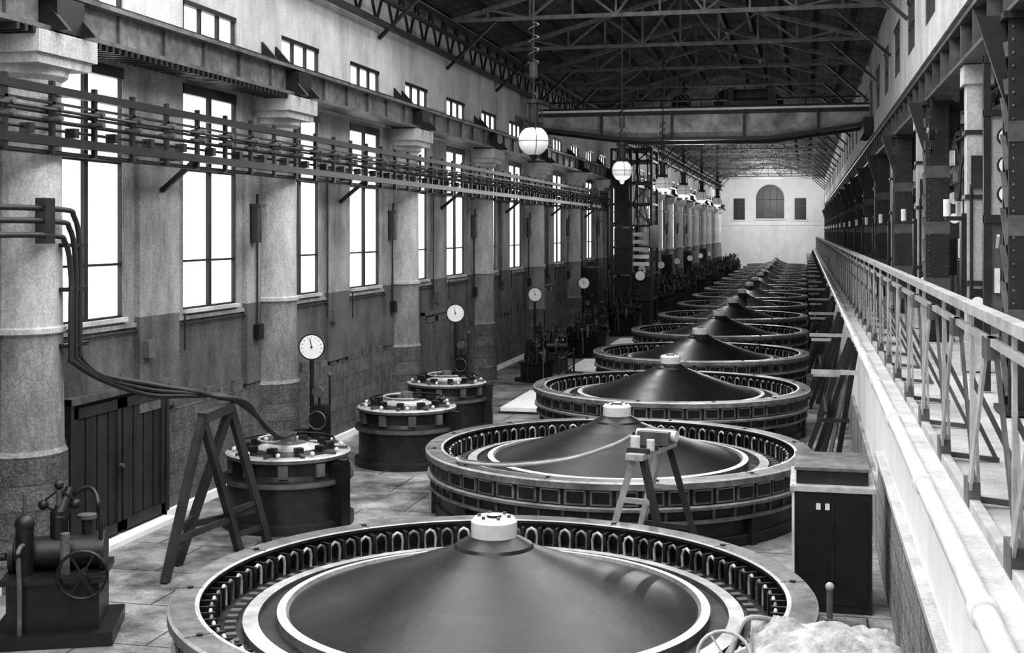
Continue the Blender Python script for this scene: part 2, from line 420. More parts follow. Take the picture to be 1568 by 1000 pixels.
b.box(2.12,2.2,16.4,16.5,GZ,6.5,'steel'); b.box(2.58,2.66,16.4,16.5,GZ,6.5,'steel'); b.box(2.12,2.66,16.38,16.52,6.4,6.5,'steel'); b.box(2.12,2.66,16.38,16.52,4.45,4.55,'steel'); b.box(2.12,2.66,16.38,16.52,5.75,5.83,'steel')
b.box(2.2,2.58,16.44,16.48,4.55,5.75,'wall_lt'); b.box(2.2,2.58,16.44,16.48,3.2,4.45,'midsteel')
for z in (4.8,5.15,5.5): b.cyl((2.39,16.38,z),(2.39,16.44,z),.12,'dark',20); b.cyl((2.39,16.37,z),(2.39,16.39,z),.1,'dial',20)
for x in (2.27,2.39,2.51): b.box(x-.03,x+.03,16.36,16.44,3.6,3.9,'bright'); b.beam((x,16.4,4.15),(x,16.28,4.3),.03,.03,'bright')
b.obj('meter_board')
b=MB()
b.box(2.27,2.33,YB,YE-.1,6.72,7.3,'steel'); b.box(2.1,2.5,YB,YE-.1,7.25,7.31,'midsteel'); b.box(2.1,2.5,YB,YE-.1,6.68,6.73,'midsteel'); b.box(2.16,2.22,YB,YE-.1,7.31,7.38,'midsteel')
y=8
while y<YE-1: b.box(2.12,2.27,y,y+.04,6.73,7.25,'midsteel'); y+=1.35
b.obj('crane_runway_right')
b=MB()
for z0,z1 in ((5.5,5.62),(4.9,4.98),(6.2,6.28)): b.box(2.86,2.92,YB+.1,YE-.2,z0,z1,'steel')
y=9.2; i=0
while y<YE-3:
    b.beam((2.89,y,5.6),(2.89,y+1.35,6.6),.05,.07,'steel'); b.beam((2.89,y+2.7,5.6),(2.89,y+1.35,6.6),.05,.07,'steel')
    b.box(2.84,2.94,y+.2,y+.2+random.uniform(.5,1.3),4.98,5.5,'midsteel' if i%3==0 else 'dark')
    b.box(2.84,2.96,y+1.5,y+2.4,5.6,6.3 if i%2 else 6.0,'steel')
    b.cyl((2.76,y+.6,5.62),(2.76,y+.6,5.92),.07,'bright',8); b.cyl((2.76,y+1.9,4.62),(2.76,y+1.9,4.9),.07,'bright',8); b.cyl((2.76,y+1.3,6.28),(2.76,y+1.3,6.5),.06,'bright',8)
    b.tube(spline([(2.76,y+.6,5.92),(2.7,y+1.0,5.5),(2.74,y+1.5,5.2),(2.76,y+1.9,4.9)],4),.02,'rope',5)
    b.tube(spline([(2.8,y+.1,6.6),(2.7,y+.5,6.0),(2.75,y+1.1,5.9),(2.8,y+1.6,6.4)],4),.025,'rope',5)
    b.box(2.86,2.94,y,y+.08,GZ,7.2,'steel')
    b.box(2.7,3.2,y+.9,y+.96,3.4 if i%2 else 4.2,5.3,'steel'); b.cyl((2.85,y+.84,5.0),(2.85,y+.9,5.0),.12,'dial',14); b.cyl((2.85,y+.84,4.6),(2.85,y+.9,4.6),.1,'dial',14); b.box(3.0,3.15,y+.86,y+.9,4.4,5.1,'ltsteel')
    y+=2.7; i+=1
for x,z in ((2.76,5.25),(2.76,6.05),(2.76,6.45)): b.cyl((x,YB+.1,z),(x,YE-.2,z),.03,'rope',6)
b.obj('busbar_gantry')
b=MB(); rw=[]
y=10.0
while y<YE-3: rw.append((y,y+1.84)); y+=4.05
b.box(2.1,2.5,YB,YE,7.42,8.0,'wall_lt'); yy=YB
for a,d in rw: b.box(2.1,2.5,yy,a,8.0,9.2,'wall_lt'); yy=d
b.box(2.1,2.5,yy,YE,8.0,9.2,'wall_lt'); b.box(2.1,2.5,YB,YE,9.2,EAVE,'wall_lt'); b.obj('wall_right')
cw=window_mesh('clerestory_window',1.84,1.2,(.6,),((-.3,.05),(.3,.05)),head=.08,pane='pane2',sill=.06)
nw=200
for a,d in rw: place(cw,'window_%d'%nw,(2.17,(a+d)/2,8.0),math.pi); nw+=1
b=MB(); aw=[]; y=7.0
while y<YE-4: aw.append((y,y+2.6)); y+=4.05
b.box(4.5,4.9,YB,YE,0,3.5,'wall_lt'); yy=YB
for a,d in aw: b.box(4.5,4.9,yy,a,3.5,6.3,'wall_lt'); yy=d
b.box(4.5,4.9,yy,YE,3.5,6.3,'wall_lt'); b.box(4.5,4.9,YB,YE,6.3,7.4,'wall_lt'); b.obj('wall_aisle')
amesh=window_mesh('aisle_window',2.6,2.8,(.9,1.9),((-.43,.05),(.43,.05)),head=.1)
for a,d in aw: place(amesh,'window_%d'%nw,(4.57,(a+d)/2,3.5),math.pi); nw+=1
b=MB(); b.box(2.5,4.9,YB,YE,7.36,7.5,'roof'); b.obj('ceiling_aisle')
b=MB(); Lw=3.4
b.box(0,.12,0,Lw,0,.15,'dark'); b.box(.02,.08,0,Lw,.15,2.0,'dark')
for i in range(6): b.box(0,.12,i*.67,i*.67+.05,0,2.2,'midsteel')
b.box(0,.12,0,Lw,2.15,2.23,'midsteel')
for i in range(5):
    for z in (.6,1.05): b.box(-.03,.02,i*.67+.2,i*.67+.45,z,z+.25,'ring')
    b.cyl((-.04,i*.67+.33,1.65),(.02,i*.67+.33,1.65),.13,'dial',14); b.cyl((-.05,i*.67+.33,1.65),(-.0,i*.67+.33,1.65),.15,'steel',14,caps=False)
    b.beam((-.03,i*.67+.33,.35),(-.2,i*.67+.33,.5),.03,.03,'ltsteel')
swm=b.mesh('switchboard_panel')
for k in range(0,23):
    y=20.2+GP*.68*k
    if y<YE-5: place(swm,'switchboard_panel',(3.3,y,GZ-.02))
b=MB(); b.cyl((-.05,0,0),(.05,0,0),.16,'dark',20); b.cyl((-.08,0,0),(.08,0,0),.05,'ltsteel',12)
b.beam((0,0,0),(0,0,.58),.12,.05,'dark'); b.tube([(0,.02,-.15),(0,.06,-.3),(0,.0,-.4),(0,-.08,-.36)],.02,'dark',6)
b.obj('hanging_pulley',(2.14,23.2,6.1))

# ---------------------------------------------------------------- roof with added glowing strips, out of view
b=MB()
yA=YB-.4; yB_=YE+.4
def roofz(x): return RIDGE-(RIDGE-EAVE)*abs(x-XC)/((WR-WL)/2+.4)
for s_ in (-1,1):
    xe=WL-.4 if s_<0 else WR+.4
    f=[(0,1,2,3),(7,6,5,4)] if s_<0 else [(3,2,1,0),(4,5,6,7)]
    b.add([(xe,yA,EAVE),(XC,yA,RIDGE),(XC,yB_,RIDGE),(xe,yB_,EAVE),(xe,yA,EAVE+.15),(XC,yA,RIDGE+.15),(XC,yB_,RIDGE+.15),(xe,yB_,EAVE+.15)],f,'roof')
for i in range(1,6):
    for s_ in (-1,1):
        xx=XC+s_*(WR-WL)/2*i/6; zz=RIDGE-(RIDGE-EAVE)*i/6
        b.box(xx-.05,xx+.05,20,YE,zz-.2,zz-.03,'wood')
for (x0,x1) in ((-8.2,-4.4),(-3.0,.9)):
    for (y0,y1) in ((-2,7),(8,17),(18,29)):
        za=roofz(x0)-.05; zb_=roofz(x1)-.05
        b.add([(x0,y0,za),(x1,y0,zb_),(x1,y1,zb_),(x0,y1,za)],[(0,3,2,1)],'roof_glow')  # added glowing panel, out of view, lights the near hall from above
        for j in range(5):
            t=j/4; b.beam((x0,y0+(y1-y0)*t,za-.04),(x1,y0+(y1-y0)*t,zb_-.04),.06,.06,'steel')
        b.beam((x0,y0,za-.04),(x0,y1,za-.04),.08,.08,'steel'); b.beam((x1,y0,zb_-.04),(x1,y1,zb_-.04),.08,.08,'steel')
b.obj('ceiling')
b=MB(); hw=(WR-WL)/2-.02; zb_=EAVE-.15
N=10
def top(x): return RIDGE-.32-(RIDGE-EAVE)*abs(x)/(hw+.4)
for j in range(N):
    x0=-hw+2*hw*j/N; x1=-hw+2*hw*(j+1)/N
    b.beam((x0,0,top(x0)),(x1,0,top(x1)),.12,.12,'truss')
    if j%2==0: b.beam((x0,0,zb_+.0),(x1,0,top(x1)),.06,.06,'truss')
    else: b.beam((x0,0,top(x0)),(x1,0,zb_),.06,.06,'truss')
    if j: b.beam((x0,0,zb_),(x0,0,top(x0)),.05,.06,'truss')
b.beam((-hw,0,zb_),(hw,0,zb_),.1,.1,'truss')
for s_ in (-1,1): b.beam((s_*hw,0,zb_-1.3),(s_*(hw-1.4),0,zb_),.08,.08,'steel')
tm=b.mesh('roof_truss')
y=22.0
while y<YE-2:
    if abs(y-62.6)>.4: place(tm,'roof_truss',(XC,y,0))
    y+=PITCH*.75
b=MB(); X=-9.25
b.box(X-.06,X+.06,YB,YE-1,8.95,9.07,'steel'); b.box(X-.06,X+.06,YB,YE-1,9.85,9.97,'steel'); b.box(X+.2,X+.3,YB,YE-1,9.4,9.48,'steel')
y=10
while y<YE-2.4:
    b.beam((X,y,9.0),(X,y+.6,9.9),.05,.06,'steel'); b.beam((X,y+.6,9.9),(X,y+1.2,9.0),.05,.06,'steel'); y+=1.2
b.obj('eaves_lattice_girder')
b=MB(); Y=62.6
def arch_fill(b,cx,w,z0,zs,y0,y1,k,n=14):
    pts=[(cx-w/2,z0),(cx+w/2,z0)]+[(cx+w/2*math.cos(math.pi*i/n),zs+w/2*math.sin(math.pi*i/n)) for i in range(n+1)]
    m=len(pts); vs=[(p[0],y0,p[1]) for p in pts]+[(p[0],y1,p[1]) for p in pts]
    b.add(vs,[tuple(range(m)),tuple(range(2*m-1,m-1,-1))]+[(i,i+m,(i+1)%m+m,(i+1)%m) for i in range(m)],k)
b.add([(WL,Y,9.98),(WR,Y,9.98),(WR,Y,10.1),(XC,Y,RIDGE-.22),(WL,Y,10.1),(WL,Y+.1,9.98),(WR,Y+.1,9.98),(WR,Y+.1,10.1),(XC,Y+.1,RIDGE-.22),(WL,Y+.1,10.1)],[(0,1,2,3,4),(9,8,7,6,5),(0,5,6,1)],'wall_lt')
for cx,ww in ((-5.9,.95),(-3.7,1.25),(-1.5,.95)):
    arch_fill(b,cx,ww,10.05,10.6,Y-.05,Y,'dark')
b.obj('wall_gable_screen')

b=MB()
b.box(WL-.4,4.9,YE,YE+.3,0,EAVE,'white')
b.add([(WL-.4,YE,EAVE),(WR+.4,YE,EAVE),(XC,YE,RIDGE),(WL-.4,YE+.3,EAVE),(WR+.4,YE+.3,EAVE),(XC,YE+.3,RIDGE)],[(0,1,2),(5,4,3)],'white')
b.obj('wall_end')
b=MB(); b.box(WL-.4,4.9,YB-.3,YB,0,EAVE,'white')
b.add([(WL-.4,YB,EAVE),(WR+.4,YB,EAVE),(XC,YB,RIDGE),(WL-.4,YB-.3,EAVE),(WR+.4,YB-.3,EAVE),(XC,YB-.3,RIDGE)],[(2,1,0),(3,4,5)],'white')
b.obj('wall_back')
b=MB(); arch_fill(b,-3.9,3.1,5.8,8.1,YE-.12,YE,'dark')
for i in range(1,4): b.box(-3.9-1.55+i*.775-.03,-3.9-1.55+i*.775+.03,YE-.16,YE-.12,5.8,9.2,'steel')
b.box(-5.45,-2.35,YE-.16,YE-.12,7.9,8.0,'steel'); b.box(-5.6,-2.2,YE-.3,YE,5.65,5.8,'white'); b.box(-4.6,-3.2,YE-.18,YE-.12,6.0,6.4,'midsteel'); b.obj('window_300')
for i,cx in enumerate((-7.35,-.55)):
    b=MB(); b.box(cx-.62,cx+.62,YE-.1,YE,5.65,8.1,'dark'); b.box(cx-.03,cx+.03,YE-.14,YE-.1,5.65,8.1,'midsteel'); b.box(cx-.62,cx+.62,YE-.14,YE-.1,7.2,7.26,'midsteel'); b.box(cx-.75,cx+.75,YE-.2,YE,5.5,5.65,'white'); b.obj('window_%d'%(301+i))
b=MB(); b.box(WL,WR,YE-.12,YE,5.0,5.15,'white'); b.box(WL,WR,YE-.2,YE,0,.3,'white'); b.obj('trim_3')

# ---------------------------------------------------------------- generators
b=MB()
prof=[(2.86,0,'body'),(2.86,.14,'midsteel'),(2.80,.14,'body'),(2.80,.36,'body'),(2.9,.38,'mring'),(2.93,.40,'ring'),(2.93,.44,'midsteel'),(2.88,.44,'body'),(2.88,.58,'body'),
 (2.97,.58,'ring'),(2.97,.62,'mring'),(2.90,.635,'body'),(2.90,.88,'body'),(3.0,.88,'plate'),(3.0,.965,'mring'),(2.98,.99,'ring'),(2.76,.99,'mring'),(2.72,.985,'body'),(2.72,.955,'body'),(2.76,.955,'body'),(2.76,.72,'body'),
 (2.34,.72,'midsteel'),(2.34,.79,'mring'),(2.2,.80,'midsteel'),(2.2,.755,'body'),(2.03,.755,'ring'),(2.03,.84,'bright'),(1.95,.85,'ring'),(1.92,.82,'cone'),(1.2,1.05,'cone'),(.62,1.255,'cone'),(.38,1.355,'cone'),(.36,1.385,'cone'),(.22,1.46,'bright'),(.22,1.60,'bright'),(.19,1.635,'bright'),(.07,1.635,'body'),(.07,1.66,'bright'),(0,1.66,'bright')]
b.lathe(prof,112)
for i in range(52):
    a=2*math.pi*i/52
    b.rbox(a,2.88,2.925,.15,.655,.865,'plate'); b.rbox(a,2.92,2.935,.115,.685,.835,'dark')
    b.rbox(a,2.93,2.94,.13,.84,.855,'mring')
    b.rbox(a+math.pi/52,2.86,2.905,.02,.44,.58,'midsteel')
for i in range(84):
    a=2*math.pi*i/84; ca,sa=math.cos(a),math.sin(a)
    pts=[]
    for t,z in ((-.06,.72),(-.065,.84),(-.045,.9),(0,.925),(.045,.9),(.065,.84),(.06,.72)):
        pts.append((2.62*ca-t*sa,2.62*sa+t*ca,z))
    b.tube(pts,.018,'ring' if i%2 else 'mring',6)
    b.rbox(a+math.pi/84,2.58,2.74,.016,.72,.93,'dark')
    b.rbox(a,2.40,2.5,.04,.72,.755,'midsteel')
for i in range(12):
    a=2*math.pi*(i+.5)/12; b.rbox(a,2.83,2.91,.05,0,.38,'body')
    b.cyl((2.86*math.cos(a),2.86*math.sin(a),.99),(2.86*math.cos(a),2.86*math.sin(a),1.005),.03,'dark',8)
    b.rbox(a,2.74,2.985,.005,.985,.9925,'dark')
for i in range(6):
    a=2*math.pi*i/6; b.cyl((.145*math.cos(a),.145*math.sin(a),1.63),(.145*math.cos(a),.145*math.sin(a),1.66),.018,'ring',6)
gm=b.mesh('hydro_generator')
for k in range(16): place(gm,'hydro_generator',(GX,GY0+GP*k,0),.07*k)

# ---------------------------------------------------------------- exciters
b=MB()
prof=[(.98,0,'body'),(.98,.12,'body'),(.9,.14,'body'),(.9,.62,'body'),(.95,.64,'ring'),(.97,.66,'midsteel'),(.97,.72,'body'),(.86,.74,'body'),(.84,.8,'body'),(.84,.98,'body'),(.92,.99,'ring'),(.93,1.04,'mring'),(.9,1.06,'mring'),(.74,1.06,'body'),(.72,1.02,'ring'),(.5,1.04,'ring'),(.48,1.1,'mring'),(.3,1.12,'bright'),(.28,1.16,'midsteel'),(.12,1.18,'ring'),(.11,1.3,'ring'),(0,1.3,'ring')]
b.lathe(prof,56)
for i in range(10):
    a=2*math.pi*i/10; b.rbox(a,.2,.88,.025,1.05,1.1,'midsteel'); b.rbox(a,.55,.68,.06,1.1,1.17,'dark')
    b.rbox(a+.3,.84,.9,.07,.78,.97,'midsteel')
    b.sphere((.8*math.cos(a+.2),.8*math.sin(a+.2),1.1),.035,'bright',8,6)
b.tube([(0.7*math.cos(t*.5),0.7*math.sin(t*.5),1.2) for t in range(0,9)],.02,'dark',6)
b.tube([(0.45*math.cos(t*.5+2),0.45*math.sin(t*.5+2),1.22) for t in range(0,8)],.018,'ltsteel',6)
b.box(.86,1.08,-.1,.1,0,.95,'dark'); b.box(.9,1.1,-.05,.05,.95,1.0,'dark')
em=b.mesh('exciter')
for (x,y,s,r) in ((-7.55,17.85,1.0,-.3),(-7.3,22.9,1.0,-.2),(-7.75,27.2,.95,.1)):
    o=place(em,'exciter',(x,y,0),r); o.scale=(s,s,s*1.02)
b=MB()
for (y0,y1) in ((29.6,33.0),(38.5,41.5),(47.0,50.0)):
    b.box(-7.1,-6.1,y0,y1,0,.14,'white'); b.box(-7.14,-6.06,y0-.04,y1+.04,0,.05,'steel')
b.obj('floor_plinths')

# ---------------------------------------------------------------- gauge posts
b=MB()
b.cyl((0,0,0),(0,0,.06),.2,'dark',16); b.cyl((0,0,.06),(0,0,.9),.06,'dark',12,.045); b.cyl((0,0,.9),(0,0,2.05),.04,'dark',12); b.sphere((0,0,.95),.07,'dark',10,8)
nrm=Vector((.25,-1,0)).normalized(); c=Vector((0,0,2.28))
b.cyl(c-nrm*.05,c+nrm*.035,.235,'dark',36); b.cyl(c+nrm*.03,c+nrm*.045,.212,'dial',36)
side=nrm.cross(Vector((0,0,1)))
b.beam(c+nrm*.05,c+nrm*.05+Vector((0,0,.15))+side*.03,.012,.01,'dark'); b.cyl(c+nrm*.04,c+nrm*.06,.02,'dark',10)
for i in range(11):
    a=math.radians(-30+i*24); d=side*math.cos(a)+Vector((0,0,1))*math.sin(a)
    b.beam(c+nrm*.047+d*.16,c+nrm*.047+d*.19,.01,.006,'dark')
b.box(.05,.3,-.14,.14,.55,1.25,'dark'); b.cyl((.18,-.14,1.5),(.18,-.2,1.5),.1,'midsteel',20); b.cyl((.18,-.1,1.25),(.18,-.1,1.5),.025,'dark')
b.cyl((.32,.05,1.25),(.32,.05,1.75),.02,'dark',8); b.sphere((.32,.05,1.78),.05,'midsteel',10,6); b.box(-.3,-.08,-.1,.1,.06,.8,'dark')
b.tube([(.18+.16*math.cos(t*math.pi/8),-.22,1.0+.16*math.sin(t*math.pi/8)) for t in range(16)],.015,'midsteel',6,True)
gpm=b.mesh('dial_gauge_stand')
for y in (21.4,31.0,40.7,50.1,68.6,78,88,98,108,118): place(gpm,'dial_gauge_stand',(-8.6,y,0))

# ---------------------------------------------------------------- governors
b=MB()
b.box(-.6,.6,-.5,.5,0,.14,'dark'); b.box(-.45,.45,-.36,.36,.14,.62,'dark'); b.box(-.5,.5,-.41,.41,.62,.68,'body')
b.cyl((-.42,0,.85),(.42,0,.85),.17,'dark',20); b.cyl((-.47,0,.85),(-.42,0,.85),.21,'body',20); b.cyl((.42,0,.85),(.47,0,.85),.21,'body',20)
b.cyl((0,0,1.0),(0,0,1.28),.09,'dark',12); b.cyl((0,0,1.28),(0,0,1.5),.03,'midsteel',8)
b.sphere((0,0,1.55),.05,'body',12,8); b.cyl((0,0,1.2),(.1,.1,1.5),.1,'dark',12,.05)
for s_ in (-1,1):
    b.beam((0,0,1.5),(s_*.15,.03,1.38),.025,.02,'dark'); b.sphere((s_*.16,.03,1.34),.055,'dark',12,8); b.beam((s_*.15,.03,1.34),(0,0,1.25),.02,.02,'dark')
b.tube([(.3+.24*math.cos(t*math.pi/10),-.46,.72+.24*math.sin(t*math.pi/10)) for t in range(20)],.018,'dark',6,True)
for t in range(3):
    a=t*math.pi/3; b.beam((.3-.24*math.cos(a),-.46,.72-.24*math.sin(a)),(.3+.24*math.cos(a),-.46,.72+.24*math.sin(a)),.02,.02,'dark',(0,1,0))
b.cyl((.3,-.5,.72),(.3,-.3,.72),.04,'dark')
b.cyl((-.3,-.2,.68),(-.3,-.2,1.2),.09,'dark',14); b.sphere((-.3,-.2,1.2),.1,'body',12,8); b.cyl((-.3,-.2,1.3),(-.3,-.2,1.5),.02,'midsteel',8)
b.cyl((.25,.2,.68),(.25,.2,1.15),.06,'body',12); b.cyl((.25,.2,1.15),(.25,.2,1.19),.1,'midsteel',12); b.cyl((.1,-.25,.68),(.1,-.25,1.1),.05,'ring',12)
b.tube(spline([(-.5,-.1,.85),(-.66,-.1,.8),(-.7,-.1,.5),(-.7,-.1,0)],5),.04,'dark',8)
b.tube(spline([(-.3,-.28,1.0),(-.32,-.42,.95),(-.3,-.46,.6),(-.3,-.46,.14)],5),.025,'midsteel',8)
b.tube(spline([(.1,.1,1.4),(.3,.05,1.5),(.42,-.1,1.3),(.44,-.15,.7)],5),.022,'dark',8)
gvm=b.mesh('turbine_governor')
gl=[(-7.85,12.3,1.04,.4),(-7.6,36.2,.85,1.2),(-7.6,38.6,.95,.2),(-7.6,43.6,1.0,.9),(-7.5,46.0,1.05,0),(-7.5,53.0,1.05,.5),(-7.6,56.0,1.15,0),(-7.4,63.2,1.3,.3)]
y=66.5
while y<140: gl.append((-7.35+random.uniform(-.1,.2),y,random.uniform(1.15,1.35),random.uniform(-.4,.4))); y+=4.6
for (x,y,s,r) in gl:
    o=place(gvm,'turbine_governor',(x,y,0),r); o.scale=(s,s,s)

# ---------------------------------------------------------------- trestles
b=MB()
f1=[(-7.7,14.35,0),(-7.5,16.05,0)]; a1=(-7.6,15.15,1.93); f2=[(-7.95,15.15,0),(-7.33,16.6,0)]; a2=(-7.6,15.98,1.97)
for f,a in ((f1,a1),(f2,a2)):
    for p in f: b.beam(p,a,.09,.1,'wood')
    m0=[Vector(f[0])*.75+Vector(a)*.25,Vector(f[1])*.75+Vector(a)*.25]; b.beam(m0[0],m0[1],.05,.08,'wood')
b.beam(a1,a2,.13,.13,'wood')
for t in (.12,.3):
    b.beam(Vector(f1[0])*(1-t)+Vector(a1)*t,Vector(f2[0])*(1-t)+Vector(a2)*t,.04,.07,'wood')
    b.beam(Vector(f1[1])*(1-t)+Vector(a1)*t,Vector(f2[1])*(1-t)+Vector(a2)*t,.04,.07,'wood')
b.obj('wooden_trestle')
b=MB()
for y in (-.45,.45):
    for s_ in (-1,1): b.beam((s_*.5,y*1.3,0),(s_*.06,y,1.62),.07,.08,'ltsteel' if s_<0 else 'wood')
    b.beam((-.33,y*1.2,.6),(.33,y*1.2,.6),.05,.06,'wood'); b.beam((-.2,y*1.1,1.1),(.2,y*1.1,1.1),.05,.06,'ltsteel')
b.beam((0,-.6,1.64),(0,.6,1.64),.22,.07,'ltsteel')
for y in (-.45,-.15,.15,.45): b.beam((-.14,y,1.7),(.14,y,1.7),.05,.06,'wood')
b.box(-.2,.2,-.0,.36,1.7,1.86,'midsteel'); b.cyl((-.26,.18,1.8),(.26,.18,1.8),.07,'bright',12); b.cyl((-.12,-.25,1.7),(-.12,-.25,1.84),.06,'bright',10); b.cyl((.1,-.3,1.7),(.1,-.3,1.82),.05,'bright',10)
b.obj('cable_trestle',(-1.85,15.75,0),-.25)
b=MB()
for i in range(2):
    o=.12*i
    b.tube(spline([(-2.1,15.85+o,1.80),(-2.4,16.05+o,1.62),(-3.1,16.6+o,1.32),(-4.0,17.1+o,1.12),(-4.75,17.6+o,1.04),(-4.95,17.9+o,1.04)],8),.025,'midsteel' if i else 'ltsteel',8)
b.obj('loose_cable')

b=MB()
b.box(-.13,.74,14.95,16.1,0,1.38,'body'); b.box(-.17,.78,14.9,16.15,1.38,1.44,'mring'); b.box(-.10,.70,15.05,16.1,1.44,1.60,'body'); b.box(-.12,.72,15.02,16.12,1.60,1.635,'ring')
b.box(-.08,.69,14.92,14.95,.1,1.3,'dark'); b.box(.29,.31,14.9,14.95,.1,1.3,'body')
for x in (.12,.22): b.box(x,x+.05,14.9,14.93,1.18,1.25,'bright')
b.box(-.15,-.12,14.93,14.97,0,1.44,'bright')
b.obj('switch_cabinet')

# tarp covered machine
b=MB(); N=64
vs=[];fs=[]
for j in range(N+1):
    for i in range(N+1):
        u=i/N*2-1; v=j/N*2-1
        rr=max(abs(u),abs(v)); ang=math.atan2(v,u)
        base=1.42+.10*math.exp(-((u-.2)**2+(v+.1)**2)*6)+.09*math.exp(-((u+.35)**2+(v-.3)**2)*9)-.10*rr*rr
        fold=.045*math.sin(ang*9+2*noise.noise(Vector((u*2,v*2,0))))*rr+.09*noise.noise(Vector((u*4,v*4,3)))-.05*abs(noise.noise(Vector((u*9,v*9,7))))
        if rr<.66: z=base+fold; x=u*.66; y=v*.6
        else:
            t=(rr-.66)/.34; z=(base+fold)*(1-t)+.02; kk=.66*(1+.12*t)+.06*t*math.sin(ang*13)+.025*math.sin(ang*23)*t
            x=u/rr*kk*.66; y=v/rr*kk*.6
        vs.append((x*1.15,y*1.05,z))
for j in range(N):
    for i in range(N): fs.append((j*(N+1)+i,j*(N+1)+i+1,(j+1)*(N+1)+i+1,(j+1)*(N+1)+i))
b.add(vs,fs,'cloth',True)
b.cyl((-.72,-.1,0),(-.72,-.1,1.2),.04,'ltsteel',10)
b.tube([(-.72+.19*math.cos(t*math.pi/10),-.1+.08*math.sin(t*math.pi/10),1.3+.16*math.sin(t*math.pi/10)) for t in range(20)],.014,'ltsteel',8,True)
for t in range(3):
    a=t*math.pi/3; b.beam((-.72-.19*math.cos(a),-.1-.08*math.sin(a),1.3-.16*math.sin(a)),(-.72+.19*math.cos(a),-.1+.08*math.sin(a),1.3+.16*math.sin(a)),.014,.014,'ltsteel',(0,1,0))
b.tube(spline([(-.72,-.1,1.15),(-.6,.1,1.45),(-.5,.2,1.5),(-.3,.3,1.45)],4),.02,'ltsteel',8)
b.cyl((.15,1.0,0),(.15,1.0,1.5),.025,'midsteel',8); b.sphere((.15,1.0,1.53),.035,'ltsteel',10,8); b.cyl((.15,1.0,1.2),(.15,1.0,1.28),.05,'midsteel',10)
b.obj('tarp_covered_machine',(.14,9.4,0),.1)

# ---------------------------------------------------------------- hanging arc lamps
b=MB()
b.sphere((0,0,0),.25,'globe',24,16); b.cyl((0,0,.2),(0,0,.3),.13,'dark',16,.16); b.cyl((0,0,.3),(0,0,.62),.09,'dark',16); b.cyl((0,0,.62),(0,0,.68),.14,'dark',16); b.cyl((0,0,-.33),(0,0,-.22),.03,'dark',10,.1)
for a in range(4):
    t=a*math.pi/2+.4; b.cyl((.17*math.cos(t),.17*math.sin(t),.15),(.12*math.cos(t),.12*math.sin(t),.66),.012,'dark',6)
    b.tube([(.26*math.sin(p)*math.cos(t),.26*math.sin(p)*math.sin(t),.26*math.cos(p)) for p in [i*math.pi/10 for i in range(1,10)]],.005,'dark',5)
b.tube([(.26*math.cos(t*.314),.26*math.sin(t*.314),0) for t in range(20)],.005,'dark',5,True)
b.cyl((0,0,.68),(0,0,4.2),.018,'dark',6); b.cyl((0,0,1.05),(0,0,1.3),.07,'steel',10); b.beam((-.1,0,1.3),(.1,0,1.3),.03,.03,'dark')
b.tube([(.06*math.cos(t*.6),.06*math.sin(t*.6),.7+.04*t) for t in range(20)],.012,'dark',5)
b.tube([(.09*math.cos(t*.9),.09*math.sin(t*.9),1.3+.03*t) for t in range(24)],.012,'dark',5)
lm=b.mesh('hanging_arc_lamp')
for k,y in enumerate((20.7,31.2,40.4,47.5,56,66)):
    place(lm,'hanging_arc_lamp',(-4.4,y,5.85))
def light(name,loc,e,s=.06):
    L=bpy.data.lights.new(name,'POINT'); L.energy=e; L.shadow_soft_size=s
    lo=bpy.data.objects.new(name,L); lo.location=loc; sc.collection.objects.link(lo)
for y in (31.2,40.4,47.5,56,66): light('arc_light',(-4.4,y,5.45),150)
for y,e in ((76,500),(90,700),(106,800),(122,900),(138,1900)): light('far_fill_light',(-3.7,y,8.2),e,.1)  # added fill with no fixture, brightens the far bays and end wall

# ---------------------------------------------------------------- travelling crane
b=MB()
for y in (42.3,44.4):
    xs=[-9.0+10.98*i/14 for i in range(15)]
    def zb2(x):
        t=abs((x+3.4)/5.6); return 7.4 if t<.4 else 7.4+.45*(t-.4)/.6
    for i in range(14):
        x0,x1=xs[i],xs[i+1]
        b.add([(x0,y-.02,zb2(x0)),(x1,y-.02,zb2(x1)),(x1,y-.02,8.35),(x0,y-.02,8.35),(x0,y+.02,zb2(x0)),(x1,y+.02,zb2(x1)),(x1,y+.02,8.35),(x0,y+.02,8.35)],[(0,1,2,3),(7,6,5,4)],'crane')
        b.beam((x0,y,zb2(x0)),(x1,y,zb2(x1)),.34,.09,'dark')
        if i%3==0: b.box(x0-.04,x0+.04,y-.12,y+.12,zb2(x0),8.35,'dark')
    b.box(-9.0,2.0,y-.05,y-.03,8.2,8.33,'steel')
    b.box(-9.1,2.0,y-.16,y+.16,8.33,8.4,'bright'); b.box(-9.1,2.0,y-.03,y+.03,8.4,8.48,'steel')
for x in (-9.07,2.19):
    if x<0: b.box(x-.14,x+.14,41.6,45.1,7.52,7.95,'steel')
    else: b.box(1.8,2.08,41.6,45.1,7.45,7.95,'steel')
    for y in (42.0,44.7):
        xx=x if x<0 else 1.98
        b.cyl((xx-.06,y,7.6),(xx+.06,y,7.6),.2,'midsteel',20)
b.box(-9,2.0,44.6,45.2,8.0,8.05,'wood')
for i in range(11): b.box(-9+i,-8.96+i,45.14,45.18,8.05,9.0,'steel')
b.box(-9,2.0,45.13,45.19,8.95,9.0,'steel')
b.box(-2.6,-.9,42.2,44.5,8.46,8.62,'steel'); b.cyl((-2.4,43.3,8.85),(-1.1,43.3,8.85),.25,'midsteel',20); b.box(-2.5,-2.3,42.6,44,8.62,9.1,'steel'); b.box(-1.2,-1.0,42.6,44,8.62,9.1,'steel')
b.obj('travelling_crane')

